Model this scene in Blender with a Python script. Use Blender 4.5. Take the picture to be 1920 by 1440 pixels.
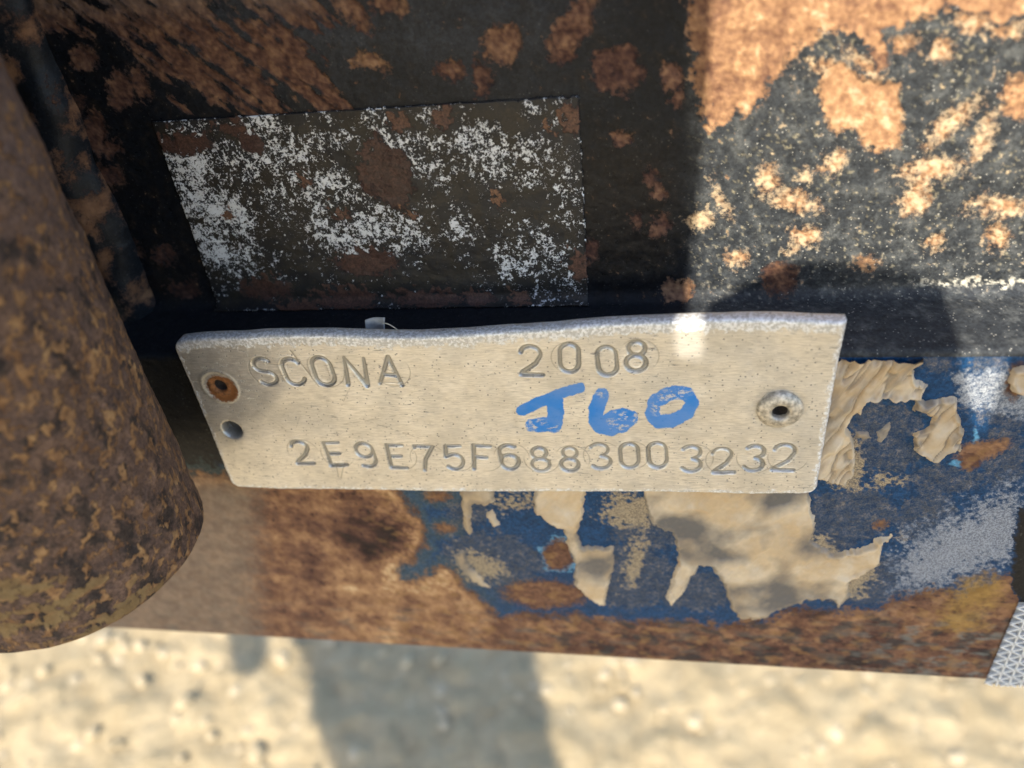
import bpy, math, random
import numpy as np
from mathutils import Matrix, Vector

# ------------------------------------------------------------------ camera, light, exposure
scene = bpy.context.scene
for o in list(bpy.data.objects):
    bpy.data.objects.remove(o)
COL = scene.collection
FPX = 1475.0                                   # focal length in pixels of the 1920 px wide photograph
R = np.array([[0.9857188080040817, -0.0010275039694274653, 0.16839648387839015],
              [0.13687371319960415, 0.5874328831233253, -0.7976140636049304],
              [-0.09810208041608807, 0.8092722360621365, 0.5791842796183483]])
C = np.array([0.027394176901940834, -0.13581657617547752, 0.6036936046370495])
cam = bpy.data.cameras.new('camera')
cam_o = bpy.data.objects.new('camera', cam); COL.objects.link(cam_o)
mw = Matrix([list(R[0]) + [C[0]], list(R[1]) + [C[1]], list(R[2]) + [C[2]], [0, 0, 0, 1]])
cam_o.matrix_world = mw
cam.sensor_width = 36.0; cam.lens = 36.0 * FPX / 1920.0
cam.clip_start = 0.005; cam.clip_end = 200.0
cam.dof.use_dof = True; cam.dof.focus_distance = 0.173; cam.dof.aperture_fstop = 8.5
scene.camera = cam_o
scene.render.resolution_x = 1024; scene.render.resolution_y = 768

SUN = np.array([0.18021381, 0.7448882, -0.64238972])      # direction the light travels
elev = math.asin(-SUN[2]); azim = math.atan2(-SUN[0], -SUN[1])
world = bpy.data.worlds.new('World'); scene.world = world; world.use_nodes = True
wn = world.node_tree.nodes; wl = world.node_tree.links
sky = wn.new('ShaderNodeTexSky'); sky.sky_type = 'NISHITA'; sky.sun_disc = False
sky.sun_elevation = elev; sky.sun_rotation = azim
bg = wn['Background']; bg.inputs['Strength'].default_value = 0.15
wl.new(sky.outputs[0], bg.inputs['Color'])
sl = bpy.data.lights.new('sun', 'SUN'); sl.energy = 3.3; sl.angle = math.radians(0.53); sl.color = (1.0, 0.92, 0.79)
sun_o = bpy.data.objects.new('sun', sl); COL.objects.link(sun_o)
sun_o.rotation_euler = Vector(SUN).to_track_quat('-Z', 'Y').to_euler()
sun_o.location = (-0.6, -2.6, 2.6)
vs = scene.view_settings; vs.view_transform = 'Standard'; vs.look = 'None'; vs.gamma = 1.0
vs.use_curve_mapping = False; vs.exposure = 1.35
scene.cycles.max_bounces = 5; scene.cycles.diffuse_bounces = 3; scene.cycles.glossy_bounces = 2; scene.cycles.caustics_reflective = False; scene.cycles.caustics_refractive = False

# ------------------------------------------------------------------ helpers
rng = np.random.default_rng(7); random.seed(7)

def ray(px, py):
    return R @ (np.array([px - 960.0, 720.0 - py, -FPX]) / FPX)
def onY(px, py, y):
    r = ray(px, py); return C + r * ((y - C[1]) / r[1])
def onZ(px, py, z):
    r = ray(px, py); return C + r * ((z - C[2]) / r[2])
def proj(V):
    c = (V - C) @ R
    return 960 + FPX * c[:, 0] / -c[:, 2], 720 - FPX * c[:, 1] / -c[:, 2]

_perm = np.concatenate([np.random.default_rng(3).permutation(256)] * 3)
_ga = np.random.default_rng(4).uniform(0, 2 * np.pi, 256)
_gx, _gy = np.cos(_ga).astype(np.float32), np.sin(_ga).astype(np.float32)
def gn(x, y, seed=0):
    x = np.asarray(x, np.float32) + np.float32(seed * 17.31); y = np.asarray(y, np.float32) + np.float32(seed * 9.77)
    xi = np.floor(x).astype(np.int32); yi = np.floor(y).astype(np.int32)
    fx = x - xi; fy = y - yi
    u = fx * fx * fx * (fx * (fx * 6 - 15) + 10); v = fy * fy * fy * (fy * (fy * 6 - 15) + 10)
    xi &= 255; yi &= 255
    def g(i, j, dx, dy):
        h = _perm[_perm[(xi + i) & 255] + ((yi + j) & 255)]
        return _gx[h] * dx + _gy[h] * dy
    a = g(0, 0, fx, fy); b = g(1, 0, fx - 1, fy); c = g(0, 1, fx, fy - 1); d = g(1, 1, fx - 1, fy - 1)
    return (a + u * (b - a) + v * ((c + u * (d - c)) - (a + u * (b - a)))) * 1.5
def fbm(x, y, octv=4, seed=0, gain=0.55):
    s = 0; a = 1; t = 0
    for k in range(octv):
        s = s + a * gn(x * 2 ** k, y * 2 ** k, seed + k * 3); t += a; a *= gain
    return s / t * 1.4
def sstep(a, b, x):
    t = np.clip((x - a) / (b - a), 0, 1); return t * t * (3 - 2 * t)
def mixc(c, col, m):
    m = np.clip(m, 0, 1)[:, None]; return c * (1 - m) + np.asarray(col, np.float32) * m
def ell(px, py, cx, cy, rx, ry, deg=0):
    a = math.radians(deg); dx = px - cx; dy = py - cy
    u = (dx * math.cos(a) + dy * math.sin(a)) / rx; v = (-dx * math.sin(a) + dy * math.cos(a)) / ry
    return (1 - np.sqrt(u * u + v * v)) * min(rx, ry)
def sdpoly(px, py, poly, margin=60.0):
    P = np.array(poly, np.float32); out = np.full(px.shape, -margin, np.float32)
    lo = P.min(0) - margin; hi = P.max(0) + margin
    idx = np.where((px > lo[0]) & (px < hi[0]) & (py > lo[1]) & (py < hi[1]))[0]
    if len(idx) == 0: return out
    x = px[idx]; y = py[idx]; d = np.full(x.shape, 1e9, np.float32); ins = np.zeros(x.shape, bool)
    n = len(P)
    for i in range(n):
        ax, ay = P[i]; bx, by = P[(i + 1) % n]; ex, ey = bx - ax, by - ay
        t = np.clip(((x - ax) * ex + (y - ay) * ey) / (ex * ex + ey * ey + 1e-9), 0, 1)
        d = np.minimum(d, (x - ax - t * ex) ** 2 + (y - ay - t * ey) ** 2)
        c = (ay > y) != (by > y)
        if ey != 0: ins ^= c & (x < ex * (y - ay) / ey + ax)
    out[idx] = np.clip(np.where(ins, 1, -1) * np.sqrt(d), -margin, 1e6)
    return out
def sdline(px, py, pts):
    d = np.full(px.shape, 1e9, np.float32)
    for (ax, ay), (bx, by) in zip(pts[:-1], pts[1:]):
        ex, ey = bx - ax, by - ay
        t = np.clip(((px - ax) * ex + (py - ay) * ey) / (ex * ex + ey * ey + 1e-12), 0, 1)
        d = np.minimum(d, (px - ax - t * ex) ** 2 + (py - ay - t * ey) ** 2)
    return np.sqrt(d)

def quads_grid(nu, nv, wrap=False):
    i, j = np.meshgrid(np.arange(nu - (0 if wrap else 1)), np.arange(nv - 1), indexing='ij')
    i = i.ravel(); j = j.ravel(); i2 = (i + 1) % nu
    return np.stack([i * nv + j, i2 * nv + j, i2 * nv + j + 1, i * nv + j + 1], 1)
def raw_mesh(name, V, Q, smooth=True, tris=False):
    me = bpy.data.meshes.new(name); k = 3 if tris else 4
    me.vertices.add(len(V)); me.vertices.foreach_set('co', np.asarray(V, np.float32).ravel())
    me.loops.add(len(Q) * k); me.loops.foreach_set('vertex_index', np.asarray(Q, np.int32).ravel())
    me.polygons.add(len(Q)); me.polygons.foreach_set('loop_start', np.arange(len(Q), dtype=np.int32) * k)
    me.polygons.foreach_set('use_smooth', np.full(len(Q), smooth))
    me.update(calc_edges=True); me.validate()
    return me
def fattr(me, name, val):
    a = me.attributes.new(name, 'FLOAT', 'POINT'); a.data.foreach_set('value', np.asarray(val, np.float32).ravel())
def cattr(me, name, val):
    a = me.attributes.new(name, 'FLOAT_COLOR', 'POINT')
    v = np.ones((len(val), 4), np.float32); v[:, :3] = np.clip(val, 0, 1); a.data.foreach_set('color', v.ravel())
def link(name, me, mat, parent=None):
    o = bpy.data.objects.new(name, me); COL.objects.link(o)
    if mat: me.materials.append(mat)
    if parent: o.parent = parent
    return o
def tag(o, label, cat, group=None, kind=None):
    if label: o['label'] = label
    if cat: o['category'] = cat
    if group: o['group'] = group
    if kind: o['kind'] = kind
    return o
def empty(name, loc):
    o = bpy.data.objects.new(name, None); COL.objects.link(o); o.location = loc; o.empty_display_size = 0.01
    return o
def child(name, me, mat, root):
    o = link(name, me, mat); o.parent = root
    o.matrix_parent_inverse = Matrix.Translation(-Vector(root.location)); return o

class NT:
    def __init__(s, name):
        s.m = bpy.data.materials.new(name); s.m.use_nodes = True; s.t = s.m.node_tree
        s.b = s.t.nodes['Principled BSDF']
        s.co = s.t.nodes.new('ShaderNodeTexCoord').outputs['Object']
    def n(s, typ, **kw):
        nd = s.t.nodes.new(typ)
        for k, v in kw.items(): setattr(nd, k, v)
        return nd
    def put(s, sock, v):
        if isinstance(v, bpy.types.NodeSocket): s.t.links.new(v, sock)
        else: sock.default_value = (tuple(v) + (1,) if isinstance(v, (tuple, list)) and len(v) == 3 and sock.type == 'RGBA' else v)
    def attr(s, name, out='Fac'):
        nd = s.n('ShaderNodeAttribute'); nd.attribute_name = name; return nd.outputs[out]
    def scale(s, v):
        nd = s.n('ShaderNodeMapping'); s.t.links.new(s.co, nd.inputs[0]); nd.inputs['Scale'].default_value = v; return nd.outputs[0]
    def noise(s, sc, det=4, rough=0.55, vec=None, dist=0):
        nd = s.n('ShaderNodeTexNoise'); s.put(nd.inputs['Vector'], vec if vec else s.co)
        nd.inputs['Scale'].default_value = sc; nd.inputs['Detail'].default_value = det
        nd.inputs['Roughness'].default_value = rough; nd.inputs['Distortion'].default_value = dist
        return nd.outputs['Fac']
    def voro(s, sc, vec=None, feat='F1'):
        nd = s.n('ShaderNodeTexVoronoi'); s.put(nd.inputs['Vector'], vec if vec else s.co); nd.feature = feat
        nd.inputs['Scale'].default_value = sc; return nd.outputs['Distance']
    def math(s, op, a, b=0.0, c=None):
        nd = s.n('ShaderNodeMath', operation=op); s.put(nd.inputs[0], a); s.put(nd.inputs[1], b)
        if c is not None: s.put(nd.inputs[2], c)
        return nd.outputs[0]
    def ramp(s, v, a, b, lo=0.0, hi=1.0, smooth=True):
        nd = s.n('ShaderNodeMapRange'); nd.interpolation_type = 'SMOOTHSTEP' if smooth else 'LINEAR'
        s.put(nd.inputs[0], v); nd.inputs[1].default_value = a; nd.inputs[2].default_value = b
        nd.inputs[3].default_value = lo; nd.inputs[4].default_value = hi; return nd.outputs[0]
    def mix(s, f, a, b, mode='MIX'):
        nd = s.n('ShaderNodeMix', data_type='RGBA', blend_type=mode)
        s.put(nd.inputs[0], f); s.put(nd.inputs[6], a); s.put(nd.inputs[7], b); return nd.outputs[2]
    def fmix(s, f, a, b):
        nd = s.n('ShaderNodeMix', data_type='FLOAT'); s.put(nd.inputs[0], f); s.put(nd.inputs[2], a); s.put(nd.inputs[3], b); return nd.outputs[0]
    def bump(s, h, dist, strength=1.0, prev=None):
        nd = s.n('ShaderNodeBump'); s.put(nd.inputs['Height'], h); nd.inputs['Distance'].default_value = dist
        nd.inputs['Strength'].default_value = strength
        if prev: s.t.links.new(prev, nd.inputs['Normal'])
        return nd.outputs[0]
    def out(s, col=None, rough=None, metal=None, normal=None, **kw):
        if col is not None: s.put(s.b.inputs['Base Color'], col)
        if rough is not None: s.put(s.b.inputs['Roughness'], rough)
        if metal is not None: s.put(s.b.inputs['Metallic'], metal)
        if normal is not None: s.t.links.new(normal, s.b.inputs['Normal'])
        for k, v in kw.items(): s.put(s.b.inputs[k], v)
        return s.m

def simple(name, col, rough=0.6, metal=0.0, var=0.25, sc=300):
    t = NT(name); n = t.noise(sc, 5, 0.6)
    c = t.mix(t.ramp(n, 0.3, 0.7), tuple(x * (1 - var) for x in col), tuple(min(1, x * (1 + var)) for x in col))
    return t.out(c, rough, metal, t.bump(n, 0.0002, 0.5))

RT = [0, .2, .4, .6, .8, 1.0]
RC = np.array([[.030, .019, .017], [.080, .039, .029], [.165, .084, .052], [.29, .158, .084], [.45, .265, .135], [.62, .44, .25]])
def rustcol(t):
    return np.stack([np.interp(t, RT, RC[:, k]) for k in range(3)], 1).astype(np.float32)

# layered metal: paint colour + rust colour, the border broken up by fine noise
def layered(name, bumpamt=0.00012):
    t = NT(name)
    p = t.attr('paint', 'Color'); r = t.attr('rust', 'Color'); m = t.attr('mr'); rg = t.attr('rgh'); sp = t.attr('speck')
    fl = t.attr('film'); fc = t.attr('filmc', 'Color')
    fine = t.noise(1300, 5, 0.74); mid = t.noise(380, 3, 0.6); vf = t.noise(3600, 1, 0.6)
    fn = t.math('SUBTRACT', fine, 0.5)
    k = t.math('ADD', m, t.math('MULTIPLY', fn, 2.2))
    fac = t.ramp(k, -0.42, 0.36)
    halo = t.ramp(t.math('ADD', m, t.math('MULTIPLY', fn, 1.6)), -0.55, 0.1, 0, 0.38)
    rr = t.mix(t.ramp(mid, 0.32, 0.68), t.mix(1.0, r, (0.84, 0.80, 0.78), 'MULTIPLY'), t.mix(1.0, r, (1.12, 1.12, 1.10), 'MULTIPLY'))
    rr = t.mix(t.ramp(fine, 0.56, 0.72, 0, 0.42), rr, t.mix(1.0, r, (0.42, 0.38, 0.38), 'MULTIPLY'))
    rr = t.mix(t.ramp(fine, 0.42, 0.30, 0, 0.4), rr, t.mix(1.0, r, (1.4, 1.45, 1.5), 'MULTIPLY'))
    pp = t.mix(t.ramp(fine, 0.3, 0.7), t.mix(1.0, p, (0.6, 0.6, 0.6), 'MULTIPLY'), t.mix(1.0, p, (1.45, 1.45, 1.42), 'MULTIPLY'))
    ff = t.ramp(t.math('ADD', fl, t.math('MULTIPLY', fn, 3.0)), -0.35, 0.6, 0, 0.9)      # thin dusty film, speckled edge
    pp = t.mix(ff, pp, t.mix(t.ramp(vf, .35, .65), t.mix(1.0, fc, (.62, .62, .64), 'MULTIPLY'), t.mix(1.0, fc, (1.35, 1.34, 1.3), 'MULTIPLY')))
    pp = t.mix(halo, pp, rr)
    sv = t.voro(1000)                                   # pale grains on the paint: dusty specks and painted glints
    gg = t.math('MULTIPLY', t.ramp(t.math('ADD', sv, t.math('MULTIPLY', mid, 0.5)), 0.42, 0.33), sp)
    pp = t.mix(gg, pp, (0.46, 0.44, 0.39))
    col = t.mix(fac, pp, rr)
    rough = t.fmix(fac, t.math('ADD', rg, t.math('MULTIPLY', t.math('MAXIMUM', gg, ff), 0.3)), 0.88)
    h = t.math('ADD', t.math('MULTIPLY', fine, t.math('ADD', 0.35, t.math('MULTIPLY', fac, 0.35))), t.math('MULTIPLY', vf, 0.20))
    h = t.math('ADD', h, t.math('MULTIPLY', fac, 0.35))
    return t.out(col, rough, 0.0, t.bump(h, bumpamt * 2.4, 0.85), **{'Specular IOR Level': t.fmix(fac, 0.22, 0.3)})

# ------------------------------------------------------------------ ground
def ground_mat():
    t = NT('sandy_gravel'); a = t.noise(22, 6, 0.6); b = t.noise(160, 5, 0.6); c = t.noise(900, 3, 0.6)
    col = t.mix(t.ramp(a, 0.35, 0.65), (0.37, 0.285, 0.160), (0.46, 0.36, 0.212))
    col = t.mix(t.ramp(b, 0.55, 0.75, 0, 0.55), col, (0.52, 0.425, 0.27))
    col = t.mix(t.ramp(b, 0.42, 0.28, 0, 0.5), col, (0.29, 0.23, 0.15))
    h = t.math('ADD', b, t.math('MULTIPLY', c, 0.25))
    return t.out(col, 0.9, 0, t.bump(h, 0.006, 0.7))
GM = ground_mat()
ax = np.concatenate([-np.geomspace(40, 0.85, 14), np.linspace(-0.8, 0.75, 330), np.geomspace(0.8, 40, 14)])
ay = np.concatenate([-np.geomspace(40, 1.3, 12), np.linspace(-1.2, 0.9, 380), np.geomspace(0.95, 40, 14)])
GX, GY = np.meshgrid(ax, ay, indexing='ij'); gx = GX.ravel(); gy = GY.ravel()
near = sstep(1.3, 0.6, np.hypot(gx, gy - 0.0))
gz = (fbm(gx * 9, gy * 9, 3, 1) * 0.006 + np.abs(fbm(gx * 24, gy * 24, 2, 2, .4)) * 0.007 + np.abs(fbm(gx * 60, gy * 60, 2, 5)) * 0.005) * (0.25 + 0.75 * near)
me = raw_mesh('ground', np.stack([gx, gy, gz], 1), quads_grid(len(ax), len(ay)))
g = link('ground', me, GM); tag(g, 'pale sandy gravel ground, out of focus below the beam', 'ground', kind='structure')

def ico():
    import bmesh
    bm = bmesh.new(); bmesh.ops.create_icosphere(bm, subdivisions=2, radius=1.0)
    v = np.array([q.co[:] for q in bm.verts]); f = np.array([[q.index for q in p.verts] for p in bm.faces]); bm.free(); return v, f
iv, jf = ico()
VV = []; FF = []; n0 = 0
pr = np.random.default_rng(11)
for k in range(3300):
    x = pr.uniform(-0.75, 0.55); y = pr.uniform(0.02, 0.55) if k % 4 else pr.uniform(-0.6, 0.02)
    s = 0.0018 + 0.0055 * pr.random() ** 2.2
    sc = np.array([s * pr.uniform(.8, 1.5), s * pr.uniform(.8, 1.3), s * pr.uniform(.5, .8)])
    a = pr.uniform(0, 6.28); rot = np.array([[math.cos(a), -math.sin(a), 0], [math.sin(a), math.cos(a), 0], [0, 0, 1]])
    w = iv * (1 + 0.16 * np.sin(iv[:, [1, 2, 0]] * 3 + k) + 0.1 * np.cos(iv[:, [2, 0, 1]] * 5 + 2 * k))
    zz = float(np.abs(fbm(np.array([x * 30]), np.array([y * 30]), 3, 2))[0] * 0.010)
    VV.append((w * sc) @ rot.T + [x, y, zz - sc[2] * 0.2]); FF.append(jf + n0); n0 += len(iv)
def stone_mat():
    t = NT('gravel_stones'); a = t.noise(45, 2, 0.5); b = t.noise(500, 4, 0.6)
    col = t.mix(t.ramp(a, 0.38, 0.62), (0.40, 0.315, 0.185), (0.52, 0.42, 0.27)); col = t.mix(t.ramp(b, 0.4, 0.7, 0, .4), col, (0.38, 0.31, 0.22))
    return t.out(col, 0.85, 0, t.bump(b, 0.002, 0.6))
gv = link('gravel', raw_mesh('gravel', np.concatenate(VV), np.concatenate(FF), True, True), stone_mat())
tag(gv, 'loose pale stones strewn over the sandy ground', 'gravel', kind='stuff')

# ------------------------------------------------------------------ beam: web, ledge and front face of one steel section
YF, YU, ZL, ZB = 0.0035, 0.0235, 0.5108, 0.4037
def beam_profile():
    P = []                                            # (y, z) from the top of the web down to the lower edge
    def arc(cy, cz, r, a0, a1, n):
        for k in range(n): a = math.radians(a0 + (a1 - a0) * k / (n - 1)); P.append((cy + r * math.cos(a), cz + r * math.sin(a)))
    ds = 0.0003; rf = 0.0032; re = 0.0014; lift = 0.0012
    z = 0.690
    while z > .6035: P.append((YU, z)); z -= .003
    while z > ZL + lift + rf: P.append((YU, z)); z -= ds
    arc(YU - rf, ZL + lift + rf, rf, 0, -88, 38)
    y0 = P[-1][0]; z0 = P[-1][1]; y1 = YF + re
    n = int((y0 - y1) / ds)
    for k in range(1, n): q = k / n; P.append((y0 + (y1 - y0) * q, z0 + (ZL - z0) * q))
    arc(YF + re, ZL - re, re, 92, 178, 9)
    z = ZL - re - ds
    while z > ZB + 0.0016: P.append((YF, z)); z -= ds
    arc(YF + 0.0016, ZB + 0.0016, 0.0016, 182, 268, 9)
    P = np.array(P); sg_ = np.r_[0, np.cumsum(np.hypot(*np.diff(P, axis=0).T))]
    u_ = np.concatenate([np.arange(0, .086, .003), np.arange(.0865, sg_[-1], ds)]); return np.stack([np.interp(u_, sg_, P[:, 0]), np.interp(u_, sg_, P[:, 1])], 1)
PR = beam_profile(); ns = len(PR)
seg = np.r_[0, np.cumsum(np.hypot(*np.diff(PR, axis=0).T))]
tan = np.gradient(PR, axis=0); tan /= np.linalg.norm(tan, axis=1)[:, None]
NRM = np.stack([tan[:, 1], -tan[:, 0]], 1)           # outward normal (towards the viewer / up)
xs = np.concatenate([np.linspace(-0.45, -0.245, 60), np.arange(-0.24, -.156, .0012), np.arange(-0.155, 0.136, 0.00034), np.arange(.1365, .24, .0010), np.linspace(0.243, 0.45, 60)])
nx = len(xs)
X2 = np.repeat(xs, ns).astype(np.float32); S2 = np.tile(seg, nx).astype(np.float32)
Y2 = np.tile(PR[:, 0], nx); Z2 = np.tile(PR[:, 1], nx)
V0 = np.stack([X2, Y2, Z2], 1); PX, PY = proj(V0); PX = PX.astype(np.float32); PY = PY.astype(np.float32)
xm = X2 * 1000; sm = S2 * 1000
lower = (Z2 < ZL - 0.0017) & (Y2 < YF + 0.0012); upper = ~lower
N = len(X2)
n1 = fbm(xm * .12, sm * .12, 4, 11); n2 = fbm(xm * .35, sm * .35, 4, 23); n3 = fbm(xm * .9, sm * .9, 3, 31)
wx = PX + 14 * fbm(xm * .2, sm * .2, 4, 41) + 5 * n3; wy = PY + 14 * fbm(xm * .2, sm * .2, 4, 51) + 5 * fbm(xm * .8, sm * .8, 2, 61)

mr = np.full(N, -30, np.float32); rt = np.full(N, .55, np.float32)
def addrust(f, tone):
    global mr, rt
    b = f > mr; mr = np.where(b, f, mr); rt = np.where(b, tone, rt).astype(np.float32)
# --- upper web: diagonal rust streaks at the upper left
ca, sa = math.cos(math.radians(42)), math.sin(math.radians(42))
st = fbm((xm * ca - sm * -sa) * .07, (-xm * sa + sm * ca) * .35, 4, 71)
reg = sdpoly(PX, PY, [(-200, -300), (700, -300), (640, 0), (560, 60), (600, 120), (640, 190), (620, 225), (500, 215), (380, 190), (300, 150), (250, 60), (150, 40), (60, 60), (-200, 80)], 120)
addrust(np.where(upper, np.clip(reg * .35, -30, 9) + st * 26 + n2 * 8 - 4, -30), (.40 + .26 * n2 + .12 * n3))
SP = [(940, 85, 34, 36, 0, .62), (1075, 45, 60, 26, -55, .55), (1055, 100, 22, 16, -50, .45), (845, 135, 26, 20, 0, .5), (905, 150, 13, 28, 0, .45), (695, 117, 26, 13, 20, .75),
      (662, 22, 40, 16, 40, .6), (725, 8, 26, 14, 0, .6), (752, 14, 12, 8, 0, .7), (1158, 132, 44, 44, -50, .42), (1258, 142, 20, 22, 0, .55), (1167, 262, 17, 14, 0, .55),
      (1234, 362, 14, 13, 0, .5), (1238, 424, 17, 18, 0, .45), (1268, 546, 26, 20, 0, .7), (1192, 415, 8, 8, 0, .4), (1220, 330, 9, 14, 0, .45), (1105, 470, 20, 22, 0, .3), (1270, 178, 10, 14, 0, .5),
      (1545, 120, 20, 10, 0, .8), (1312, 412, 21, 15, -20, 1.0), (1512, 329, 11, 13, 0, .92), (1440, 336, 13, 20, 0, .85), (1485, 377, 36, 13, 15, .85), (1565, 305, 18, 22, 20, .85), (1697, 84, 17, 12, -20, .75), (1762, 95, 22, 15, -30, .8), (1650, 110, 12, 18, 0, .45),
      (1912, 185, 30, 36, 0, .72), (1785, 228, 44, 11, -42, .88), (1842, 258, 11, 34, 22, .9), (1748, 318, 46, 20, -10, .85), (1715, 372, 30, 20, -60, .85), (1885, 386, 42, 11, 0, .85), (1512, 442, 22, 16, 0, .85),
      (1484, 462, 9, 9, 0, .9), (1752, 456, 13, 12, 0, .9), (1868, 445, 18, 22, 0, .8), (1455, 116, 30, 12, -30, .8), (1620, 122, 26, 9, 30, .8), (1385, 485, 12, 10, 0, .85), (1625, 495, 14, 9, 0, .75), (1462, 522, 30, 26, 0, .36), (1352, 372, 5, 15, -25, .9), (1830, 40, 30, 14, 0, .8), (1890, 60, 20, 10, 0, .8),
      (158, 112, 24, 20, 30, .5), (226, 172, 24, 30, -20, .46), (180, 250, 20, 36, -10, .4), (208, 275, 18, 16, 0, .4), (262, 158, 12, 26, -20, .45), (130, 200, 20, 14, 0, .4), (222, 470, 36, 20, 0, .33), (345, 542, 26, 16, 0, .33), (200, 330, 26, 16, 30, .35), (310, 480, 18, 12, 0, .3),
      (1500, 440, 9, 9, 0, .9), (1340, 120, 20, 10, 0, .5)]
for q in SP:
    f = np.full(N, -30, np.float32); idx = np.where((np.abs(PX - q[0]) < q[2] * 2 + q[3] * 2 + 30) & (np.abs(PY - q[1]) < q[2] * 2 + q[3] * 2 + 30) & upper)[0]
    f[idx] = np.clip(ell(wx[idx], wy[idx], *q[:5]) * (.5 if q[0] > 1290 else .75), -30, 14) + 5 * n3[idx]
    addrust(f, q[5] - (.05 if q[0] > 1290 else .12) + .20 * n2 + .14 * n3)  # spots on the shaded side painted in a darker rust tone
big = [(1290, -300), (2100, -300), (2100, 40), (1920, 30), (1880, 48), (1850, 25), (1800, 15), (1720, 30), (1655, 55), (1650, 100), (1610, 70), (1540, 50), (1500, 90), (1465, 135), (1415, 195), (1360, 235), (1325, 235), (1310, 170), (1292, 70)]
addrust(np.where(upper, sdpoly(wx, wy, big) * .7 + n2 * 12 + n3 * 9, -30), .63 + .16 * n1 + .22 * n2 + .10 * n3 - .10 * sstep(1420, 1320, PX))  # browned in the colour towards the shadow edge
addrust(np.where(upper, sdpoly(wx, wy, [(1545, 125), (1580, 118), (1600, 145), (1640, 155), (1688, 158), (1684, 200), (1692, 240), (1678, 276), (1622, 276), (1608, 240), (1570, 252), (1545, 215), (1535, 170)]) * .8 + n3 * 4, -30), .72 + .16 * n2 + .08 * n3)
addrust(np.where(upper & (PY < 560), -16 + n2 * 16 + n3 * 9 + 3 * sstep(1300, 1500, PX) * sstep(480, 100, PY), -30), .6 + .25 * sstep(1300, 1450, PX) + .15 * n1)
# --- lower face: rust at the left and along the lower edge
lb = [(100, 880), (735, 900), (752, 930), (790, 985), (797, 1030), (770, 1052), (742, 1060), (748, 1088), (790, 1085), (822, 1068), (860, 1078), (880, 1110), (915, 1138), (930, 1160), (1000, 1150), (1100, 1158), (1150, 1162), (1250, 1168), (1380, 1172), (1450, 1160), (1480, 1142), (1560, 1148), (1640, 1145), (1700, 1118), (1760, 1100), (1800, 1120), (1860, 1090), (1920, 1080), (2300, 1080), (2300, 1500), (-600, 1500), (-600, 880)]
nL = fbm(xm * .11, sm * .15, 5, 409, .5)
tl = .40 + .12 * n1 + .26 * nL + .15 * n2 - .22 * sstep(.25, .6, fbm(xm * .5, sm * .5, 4, 431, .65))
tl = tl + .16 * sstep(560, 700, PX) * sstep(960, 800, PX) * sstep(1010, 1080, PY) - .12 * sstep(1150, 1220, PY) * sstep(700, 1100, PX)
dk = np.maximum(ell(wx, wy, 700, 1010, 90, 50, 20), 0) / 50
tl = tl + .07 - .34 * np.clip(dk * 2.2, 0, 1) + .24 * sstep(-16, 0, -np.abs(sdpoly(wx, wy, lb) - 14) + 6 * n3) * sstep(950, 850, PX) + .03 * n3 - .22 * sstep(.1, .5, fbm(xm * .09, sm * .22, 4, 97)) * sstep(1000, 1300, PX)
addrust(np.where(lower, sdpoly(wx, wy, lb) * .6 + n3 * 4, -30), tl)
for q in [(1047, 1039, 27, 28, 0, .34), (1022, 1113, 74, 25, 2, .40), (835, 990, 15, 7, 0, .5), (1846, 842, 44, 16, -10, .55), (1818, 862, 18, 15, 0, .35), (700, 940, 40, 30, 0, .45), (860, 1150, 40, 20, 0, .5), (1905, 715, 14, 30, 10, .25), (1650, 985, 12, 7, 0, .5), (820, 930, 20, 8, 0, .5)]:
    f = np.full(N, -30, np.float32); idx = np.where((np.abs(PX - q[0]) < q[2] + 50) & (np.abs(PY - q[1]) < q[3] + 50) & lower)[0]
    f[idx] = ell(PX[idx] + .5 * (wx[idx] - PX[idx]), PY[idx] + .5 * (wy[idx] - PY[idx]), *q[:5]) * .9 + 3 * n3[idx]
    addrust(f, q[5] + .14 * n3)

# --- paint colours
paint = np.tile(np.array([.008, .010, .014], np.float32), (N, 1)); rgh = np.full(N, .42, np.float32); speck = np.zeros(N, np.float32)
paint = mixc(paint, (.046, .053, .066), upper * sstep(260, 60, PY) * sstep(1250, 900, PX) * sstep(180, 420, PX) * (.55 + .45 * n1))  # bluish haze towards the top, painted over the black
paint = mixc(paint, (.040, .030, .020), upper * sstep(.0, .6, n2) * .3 * sstep(640, 500, PY))
paint = mixc(paint, (.020, .016, .013), upper * sstep(1060, 1110, PX) * sstep(1300, 1230, PX) * sstep(200, 320, PY) * sstep(570, 500, PY) * (.45 + .4 * n3))
sunlit_dust = upper * sstep(1270, 1330, PX) * sstep(700, 660, PY)  # dusty paint kept to the sunlit side, its brightness raised in the colour
paint = mixc(paint, (.038, .042, .047), sunlit_dust * (.75 + .25 * n2))
paint = mixc(paint, (.15, .155, .15), sunlit_dust * sstep(-.1, .8, fbm(xm * .2, sm * .2, 5, 401, .7)) * .5)
paint = mixc(paint, (.30, .29, .26), sunlit_dust * sstep(400, 470, PY) * sstep(600, 540, PY) * sstep(.25, .7, n3 + .3 * n2) * .4)
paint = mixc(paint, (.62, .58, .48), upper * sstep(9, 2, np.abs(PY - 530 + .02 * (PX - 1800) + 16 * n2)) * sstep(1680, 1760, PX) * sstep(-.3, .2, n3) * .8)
sunlit_dust = sunlit_dust * sstep(600, 450, PY)
paint = mixc(paint, (.10, .105, .105), sunlit_dust * sstep(-.05, .6, n2) * .35)
paint = mixc(paint, (.36, .31, .20), sunlit_dust * sstep(.35, .8, n3 + n1 * .4) * .5)
rgh = np.where(upper, .36 + .15 * n2 + .3 * sstep(530, 560, PY), .5).astype(np.float32)
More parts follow.
